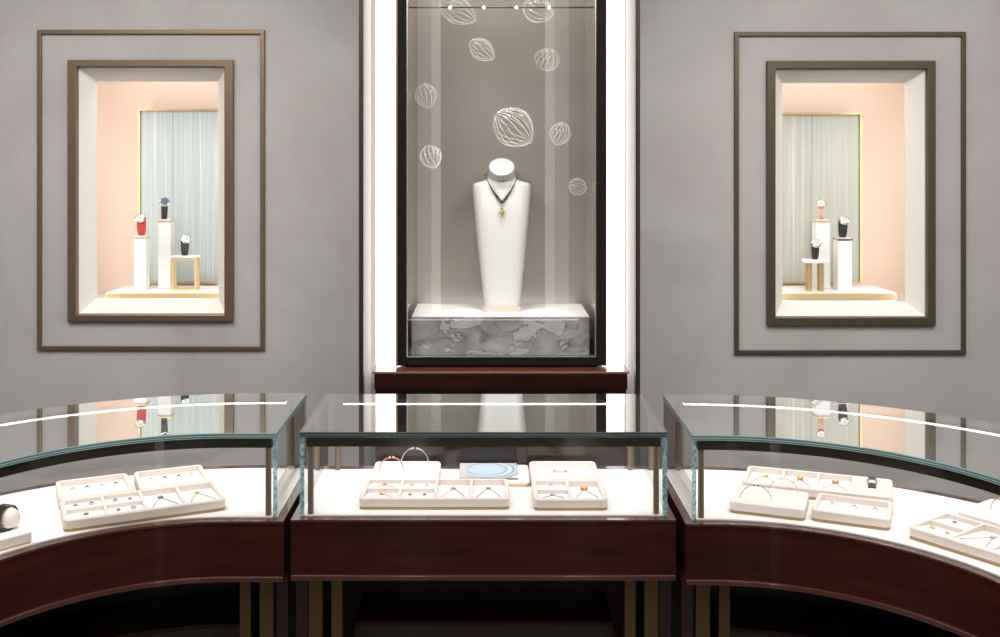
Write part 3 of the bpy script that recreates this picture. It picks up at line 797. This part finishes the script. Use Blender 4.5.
u, v = (math.cos(R_(25)), math.sin(R_(25))), (-math.sin(R_(25)), math.cos(R_(25)))
P0 = (-1.1230, 2.8178)
def fr(a, b): return P0[0]+u[0]*a+v[0]*b, P0[1]+u[1]*a+v[1]*b
_, cA = tray('large cream tray at the front of the middle counter, left side', .428, .188, -.1495, 3.096, 0, [2, 2, 1, 1])
_, cB = tray('white pad tray behind the large middle tray, holding two bangles', .208, .178, -.250, 3.283, 0, [])
_, cD = tray('small cream tray at the front right of the middle counter', .209, .182, .2375, 3.085, 0, [2, 1])
_, cE = tray('small one compartment tray at the back right of the middle counter', .209, .188, .238, 3.276, 0, [1])
_, cF = tray('large cream tray at the front of the left counter', .428, .188, *fr(.212, .095), 25, [2, 2, 1, 1])
_, cG = tray('small cream tray behind the large left tray, on its left', .203, .186, *fr(.098, .289), 25, [1])
_, cH = tray('small cream tray behind the large left tray, on its right', .203, .186, *fr(.318, .286), 23.5, [1])
_, cI = tray('long cream tray at the back of the right counter', .422, .180, .9875, 3.169, -20, [1, 1, 1, -1])
_, cJ = tray('white pad tray at the front of the right counter, holding bangles', .205, .168, .806, 3.020, -21, [])
_, cK = tray('small cream tray with three rings at the front of the right counter', .203, .162, 1.016, 2.944, -23.5, [1])
_, cL = tray('large cream tray at the far right end, cut by the photo edge', .428, .188, 1.306, 2.667, -53, [2, 1, 2, 1])
_, cM = tray('white pad tray behind the far right tray, holding a silver bangle', .205, .188, 1.418, 2.872, -54, [])

# low slab with the printed card, between the middle trays
t = thing('display_slab', 'low white slab on a brass base between the middle counter trays', 'slab', (.031, 3.302, TZ))
MB().loops([rrect(.196, .178, .010, z) for z in (0, .0055)]).build('brass_base', M['brass'], t)
MB().loops([rrect(.200, .182, .012, .0058), rrect(.200, .182, .012, .0115), rrect(.197, .179, .011, .013)]).build('slab', M['pad'], t)
t = thing('printed_card', 'blue and white card with circular swirls on the low slab', 'card', (.0045, 3.314, TZ+.0134))
MB().box(-.0905, .0905, -.078, .078, 0, .0045).build('board', M['card_edge'], t)
MB().box(-.062, .0905, -.078, .078, .0047, .0053).build('swirl_print', swirl('swirl_print', -.006, .012), t)
MB().box(-.0905, -.0622, -.078, .078, .0047, .0053).build('grey_margin', principled('grey_margin', (.42, .40, .39), .5), t)

# white bar and cushion with cuff at the left end
ub = (math.cos(R_(47)), math.sin(R_(47)))
t = thing('display_bar', 'narrow white display bar at the left end, cut by the photo edge', 'display bar', (-1.171-.105*ub[0]-.034*.731, 2.740-.105*ub[1]+.034*.682, TZ), R_(47))
MB().loops([rrect(.206, .046, .004, z) for z in (0, .0045)]).build('brass_base', M['brass'], t)
MB().loops([rrect(.21, .05, .006, .0048), rrect(.21, .05, .006, .026), rrect(.207, .047, .005, .0285)]).build('body', M['pad'], t)
t = thing('bracelet_cushion', 'white oval bracelet cushion behind the narrow white bar', 'cushion', (-1.300, 2.842, TZ), R_(-20))
cu = MB(); cl = []
for k in range(15):
    a = PI*k/14 ; xx = -.052*math.cos(a); rr = max(.0015, .030*math.sin(a)**.55)
    cl.append([(xx, rr*.9*math.cos(2*PI*j/24), .0345+rr*math.sin(2*PI*j/24)) for j in range(24)])
cu.loops(cl).build('cushion', M['pad'], t, smooth=True)
bc = MB(); L = []
for k in range(40):
    a = 2*PI*k/40; L.append([(x_, r_*.95*math.cos(a), .0345+r_*math.sin(a)) for x_, r_ in ((-.014, .0322), (.014, .0322), (.014, .0342), (-.014, .0342))])
L.append(L[0]); bc.loops(L, 0, False, False)
o = bc.build('cuff_bracelet', M['cuff'], None, smooth=True); o.matrix_basis = Matrix.Translation((-1.300, 2.842, TZ)) @ Matrix.Rotation(R_(-20), 4, 'Z') @ Matrix.Translation((.012, 0, 0))
tag(o, 'dark metal cuff bracelet around the white oval cushion', 'bracelet')

# ------------------------------------------------------------------ jewellery
CACHE = {}
FINE = {'silver': 'silver_fine'}
def put(name, key, maker, mats, Mx, label, cat, group):
    if key not in CACHE: CACHE[key] = maker().mesh(name, [M[m] for m in mats], True)
    o = bpy.data.objects.new(name, CACHE[key]); COL.objects.link(o); o.matrix_basis = Mx
    return tag(o, label, cat, group)
def flower(s):
    mb = MB()
    for a in range(6): mb.ball((s*.62*math.cos(a*PI/3), s*.62*math.sin(a*PI/3), s*.35), s*.36, 7, 5, 0)
    mb.ball((0, 0, s*.45), s*.40, 8, 6, 1); return mb
def ring_mb():
    mb = MB(); r = .0092      # seated in the slot: the arc above the satin
    mb.tube([(r*math.cos(a_*PI/180), 0, r*math.sin(a_*PI/180)-.0015) for a_ in range(14, 167, 8)], .0011, 6, 0)
    mb.ball((0, 0, .0090), .0030, 8, 6, 1, 1.6, .9, .8); return mb
def hoop_mb():
    mb = MB(); mb.tube([(.0065*math.cos(2*PI*k/16), .0045*math.sin(2*PI*k/16), .0025+.002*math.sin(2*PI*k/16)) for k in range(16)], .0011, 6, 0, True)
    mb.ball((0, .005, .004), .0028, 7, 5, 1); return mb
def pendant(cell, metal, gem, label, s=1.0, fan=False):
    Mx, cw, cd = cell
    t = bpy.data.objects.new('pendant_necklace', None); COL.objects.link(t); t.empty_display_size = .02
    t.matrix_basis = Mx @ Matrix.Translation((0, 0, .0006)); tag(t, label, 'necklace', 'pendant necklaces in the trays')
    y0 = cd*.20; ch = MB()
    for s_ in (-1, 1):
        ch.tube([(s_*.002, y0, .0012), (s_*cw*.12, y0-cd*.18, .0010), (s_*cw*.25, y0-cd*.40, .0010), (s_*cw*.36, -cd*.44, .0010)], .00095, 5)
    ch.tube([(-.002, y0, .0012), (-.006, y0+cd*.08, .0012), (0, y0+cd*.12, .0012), (.006, y0+cd*.08, .0012), (.002, y0, .0012)], .0009, 5)
    ch.build('chain', M[FINE.get(metal, metal)], t, smooth=True)
    pm = MB()
    if fan:
        for k in range(5):
            a = PI*(.15+.175*k); pm.ball((.0085*s*math.cos(a), y0+.0085*s*math.sin(a), .0052), .0042*s, 7, 5, 1)
        pm.ball((0, y0, .0055), .0045*s, 8, 6, 0)
    else:
        f = flower(.0092*s); f.v = [(x, y+y0, z) for x, y, z in f.v]; pm = f
    pm.build('pendant', [M[FINE.get(metal, metal)], M[gem]], t, smooth=True)
def at(cell, fx, fy, rz=0, dz=.0004):
    Mx, cw, cd = cell
    return Mx @ Matrix.Translation((fx*cw, fy*cd, dz)) @ Matrix.Rotation(rz, 4, 'Z')
def stud(cell, fx, fy, metal, gem, label, s=.0062, rz=.3):
    put('earring', ('st', metal, gem, s), lambda: flower(s), [FINE.get(metal, metal), gem], at(cell, fx, fy, rz), label, 'earring', 'earrings in the trays')
def hoop(cell, fx, fy, metal, gem, label, rz=0):
    put('earring', ('hp', metal, gem), hoop_mb, [FINE.get(metal, metal), gem], at(cell, fx, fy, rz), label, 'earring', 'earrings in the trays')
def ring(cell, fx, fy, metal, gem, label, rz=0):
    put('finger_ring', ('rg', metal, gem), ring_mb, [FINE.get(metal, metal), gem], at(cell, fx, fy, rz, .0008), label, 'ring', 'rings in the trays')

# large middle tray
pendant(cA[0], 'rose', 'gem_clear', 'rose gold pendant in the back left compartment of the large middle tray', .8)
pendant(cA[1], 'gold', 'gem_orange', 'orange pendant in the front left compartment of the large middle tray', .9)
hoop(cA[2], -.24, .05, 'rose', 'gem_pink', 'pink earring, left of two at the back of the large middle tray')
stud(cA[2], .24, .05, 'rose', 'gem_dark', 'dark stone rose earring at the back of the large middle tray')
stud(cA[3], -.22, .05, 'silver', 'gem_dark', 'dark silver earring, left of two at the front of the large middle tray')
stud(cA[3], .22, .05, 'silver', 'gem_dark', 'dark silver earring, right of two at the front of the large middle tray')
pendant(cA[4], 'rose', 'gem_pink', 'pink flower pendant in the third column of the large middle tray', 1.0)
pendant(cA[5], 'silver', 'gem_clear', 'silver pendant in the rightmost compartment of the large middle tray', .85)
# small middle trays
ring(cD[0], 0, -.05, 'silver', 'gem_clear', 'silver ring in the back left compartment of the front right middle tray')
pendant(cD[1], 'silver', 'gem_yellow', 'small pendant in the front left compartment of the front right middle tray', .6)
pendant(cD[2], 'rose', 'gem_orange', 'rose gold pendant in the tall right compartment of the front right middle tray', 1.1, True)
def brace():
    mb = MB(); mb.tube([(.022*math.cos(2*PI*k/28), .010+.020*math.sin(2*PI*k/28), .004) for k in range(28)], .0018, 6, 0, True)
    for k in range(5): mb.ball((-.012+.006*k, -.008, .006), .003, 7, 5, 1)
    return mb
put('bracelet', 'brace', brace, ['rose', 'gem_pink'], at(cE[0], -.06, .02), 'rose gold bracelet alone in the back right middle tray', 'bracelet', None)
# large left tray
stud(cF[0], -.22, .1, 'silver', 'gem_clear', 'clear stone earring, left of two in the back left compartment of the large left tray')
hoop(cF[0], .22, .0, 'silver', 'gem_dark', 'silver hoop earring in the back left compartment of the large left tray')
stud(cF[1], 0, .0, 'silver', 'gem_clear', 'single silver earring in the front left compartment of the large left tray', .0075)
hoop(cF[2], -.2, 0, 'silver', 'gem_dark', 'silver hoop earring at the back of the second column of the large left tray')
stud(cF[2], .22, 0, 'silver', 'gem_dark', 'dark flower earring at the back of the second column of the large left tray')
stud(cF[3], -.2, 0, 'silver', 'gem_dark', 'dark flower earring at the front of the second column of the large left tray')
hoop(cF[3], .22, 0, 'rose', 'gem_clear', 'rose gold hoop earring at the front of the second column of the large left tray')
pendant(cF[4], 'silver', 'gem_dark', 'silver flower pendant in the third column of the large left tray', 1.0)
pendant(cF[5], 'gold', 'gem_yellow', 'gold flower pendant in the rightmost column of the large left tray', 1.0)
for k, (fx, me, ge) in enumerate(((-.33, 'silver', 'gem_clear'), (-.11, 'silver', 'gem_dark'), (.12, 'silver', 'gem_clear'), (.34, 'silver', 'gem_dark'))):
    ring(cG[0], fx, .02, me, ge, ['leftmost silver ring in the back left tray of the left counter', 'second ring from the left in the back left tray of the left counter', 'third ring from the left in the back left tray of the left counter', 'rightmost ring in the back left tray of the left counter'][k])
for k, (fx, me, ge) in enumerate(((-.33, 'rose', 'gem_clear'), (-.11, 'silver', 'gem_dark'), (.12, 'silver', 'gem_dark'), (.34, 'gold', 'gem_yellow'))):
    ring(cH[0], fx, .02, me, ge, ['rose gold ring, leftmost in the back right tray of the left counter', 'second ring from the left in the back right tray of the left counter', 'third ring from the left in the back right tray of the left counter', 'yellow gold ring in the back right tray of the left counter'][k])
# right counter
pendant(cI[0], 'gold', 'gem_orange', 'gold pendant in the leftmost compartment of the long right tray', .85)
pendant(cI[1], 'gold', 'gem_orange', 'gold fan pendant in the second compartment of the long right tray', .9, True)
pendant(cI[2], 'rose', 'gem_orange', 'rose gold fan pendant in the third compartment of the long right tray', 1.0, True)
ring(cK[0], -.31, .02, 'gold', 'gem_orange', 'gold ring with orange stone, leftmost in the three ring tray')
ring(cK[0], .02, .02, 'silver', 'gem_clear', 'silver ring in the middle of the three ring tray')
ring(cK[0], .33, .02, 'rose', 'gem_orange', 'rose gold ring, rightmost in the three ring tray')
stud(cL[0], -.1, .1, 'silver', 'gem_clear', 'clear earring at the back left of the cut off far right tray')
stud(cL[1], -.25, .1, 'gold', 'gem_yellow', 'yellow gold earring at the front left corner of the far right tray', .008)
stud(cL[1], .25, .0, 'gold', 'gem_dark', 'dark stone gold earring near the front of the far right tray', .007)
pendant(cL[2], 'rose', 'gem_red', 'red stone pendant in the second column of the far right tray', .8)
hoop(cL[3], -.1, 0, 'rose', 'gem_pink', 'pink earring at the back of the third column of the far right tray')
stud(cL[4], -.2, .1, 'rose', 'gem_red', 'red flower earring at the front of the third column of the far right tray', .008)
# square steel watch lying on the closed end of the long tray
t = bpy.data.objects.new('square_watch', None); COL.objects.link(t); t.matrix_basis = cI[3][0] @ Matrix.Translation((.002, .028, .0006)); tag(t, 'square steel watch lying on the right end of the long tray', 'watch')
b = MB(); b.loops([rrect(.028, .044, .006, 0), rrect(.028, .044, .006, .006), rrect(.020, .030, .003, .0065), rrect(.020, .030, .003, .004)]); b.build('case', M['silver'], t)
MB().box(-.009, .009, -.013, .013, .0042, .005).build('dial', M['dial_white'], t)
b = MB()
for s_ in (-1, 1): b.box(-.011, .011, s_*.037-.014, s_*.037+.014, 0, .0035)
b.build('strap', M['strap_dark'], t)
b = MB().tube([(.014, 0, .003), (.0175, 0, .003)], .002, 8); b.build('crown', M['silver'], t)

def bangle(x, y, R0, metal, gem, label, zoff=0.016, rz=0, r=.0019):
    t = thing('bangle', label, 'bangle', (x, y, TZ+TH+.0004), rz, 'bangles standing on the pads')
    # an open bangle held in a slot: only the part above the pad is built
    a0 = math.asin(max(-1, min(1, (zoff-r)/R0)))
    cz = -zoff + 2*r if False else -zoff+r*1.2
    P = []
    lo = math.asin(min(.99, (r*1.0-cz)/R0))
    for k in range(49):
        a = lo+(PI-2*lo)*k/48; P.append((R0*math.cos(a), 0, cz+R0*math.sin(a)))
    k0, k1 = 22, 26
    MB().tube(P[:k0+1], r, 8).tube(P[k1:], r, 8).build('hoop', M[metal], t, smooth=True)
    b = MB()
    for k in (k0, k1): b.ball(P[k], r*2.1, 10, 8)
    b.build('end_stone', M[gem], t, smooth=True)
bangle(-.226, 3.318, .042, 'silver', 'gem_clear', 'silver bangle standing on the pad of the middle counter', -.010)
bangle(-.293, 3.255, .036, 'rose', 'rose', 'rose gold bangle standing on the pad of the middle counter', -.006)
bangle(.758, 2.988, .0435, 'silver', 'gem_dark', 'silver bangle standing on the right counter pad beside the rose one', .004, R_(-15), .0012)
bangle(.853, 3.050, .040, 'rose', 'rose', 'thin rose gold bangle standing on the right counter pad', .0, R_(-15), .0010)
bangle(1.400, 2.868, .040, 'silver', 'gem_clear', 'silver bangle on the far right pad, at the photo edge', .0, R_(-60))

# ------------------------------------------------------------------ lights
def area(name, loc, size, power, col=(1, 1, 1), rot=(0, 0, 0), sy=None, spread=None):
    l = bpy.data.lights.new(name, 'AREA'); l.energy = power; l.color = col; l.size = size
    if sy: l.shape = 'RECTANGLE'; l.size_y = sy
    if spread: l.spread = spread
    o = bpy.data.objects.new(name, l); COL.objects.link(o); o.location = loc; o.rotation_euler = rot; return o
def spot(name, loc, target, power, deg, col=(1, 1, 1), blend=.6, r=.02):
    l = bpy.data.lights.new(name, 'SPOT'); l.energy = power; l.spot_size = math.radians(deg); l.spot_blend = blend; l.color = col; l.shadow_soft_size = r
    o = bpy.data.objects.new(name, l); COL.objects.link(o); o.location = loc
    o.rotation_euler = (Vector(target)-Vector(loc)).to_track_quat('-Z', 'Y').to_euler(); return o
area('ceiling_light_a', (-1.6, 2.6, 3.15), 1.6, 101, (1, .965, .94))
area('ceiling_light_b', (1.7, 2.6, 3.15), 1.6, 101, (1, .965, .94))
area('ceiling_light_c', (0, .6, 3.15), 2.4, 90, (1, .96, .93))
for nm, B, N in (('left_niche_light', bl, NL), ('right_niche_light', br, NR)):
    i_ = N['i']; xc = (i_[0]+i_[1])/2; zc = (i_[2]+i_[3])/2; hh = i_[3]-i_[2]
    area(nm, (xc, 4.93, B[3]-.03), .5, 1.0, (1, .975, .96), sy=.3)
    # added fill lights, unseen behind the opening's edges, washing the back of the niche
    area(nm+'_top', (xc, 4.79, i_[3]+.05), .6, .85, (1, .985, .98), (R_(50), 0, 0), sy=.06)
    for s_ in (-1, 1):
        xs = i_[0]-.05 if s_ < 0 else i_[1]+.05
        area(nm+'_side', (xs, 4.79, zc), .06, 1.65, (1, .985, .98), (R_(90), 0, R_(s_*30)), sy=hh)
for x in (-.16, -.03, .12, .26):
    spot('bust_spot', (x, 4.33, 2.30), (BX+(x-.06)*.5, 4.47, 1.35), 7, 40, (1, .96, .9))
spot('bust_key', (BX, 4.36, 2.9), (BX, 4.47, 1.2), 18, 30, (1, .97, .93), .8, .05)
area('showcase_top_light', (CX, 4.48, SZ1-.03), .6, 6, (1, .93, .86), sy=.3)
area('added_back_wash', (CX, 4.69, 1.05), .68, .3, (.97, .98, 1), (PI, 0, 0), sy=.03)  # added uplight, unseen behind the block, brightens the lower back panel
area('counter_light_middle', (-.01, 3.30, .915), .95, .5, (1, .98, .96), (R_(12), 0, 0), sy=.03)

w = bpy.data.worlds.new('world'); SC.world = w; w.use_nodes = True
w.node_tree.nodes['Background'].inputs[0].default_value = (.5, .48, .46, 1); w.node_tree.nodes['Background'].inputs[1].default_value = .1

# ------------------------------------------------------------------ camera
cam = bpy.data.cameras.new('camera'); co = bpy.data.objects.new('camera', cam); COL.objects.link(co)
co.location = (0, 0, 1.72); co.rotation_euler = (PI/2, 0, 0)
cam.lens = 36*1.06; cam.sensor_width = 36; cam.shift_x = .013; cam.shift_y = -.1635; cam.clip_start = .05
SC.camera = co
SC.view_settings.view_transform = 'Standard'; SC.view_settings.look = 'None'; SC.view_settings.exposure = 0
SC.cycles.transparent_max_bounces = 32; SC.cycles.max_bounces = 10; SC.cycles.glossy_bounces = 6
SC.cycles.caustics_reflective = False; SC.cycles.caustics_refractive = False
SC.cycles.use_denoising = True; SC.cycles.sample_clamp_indirect = 4
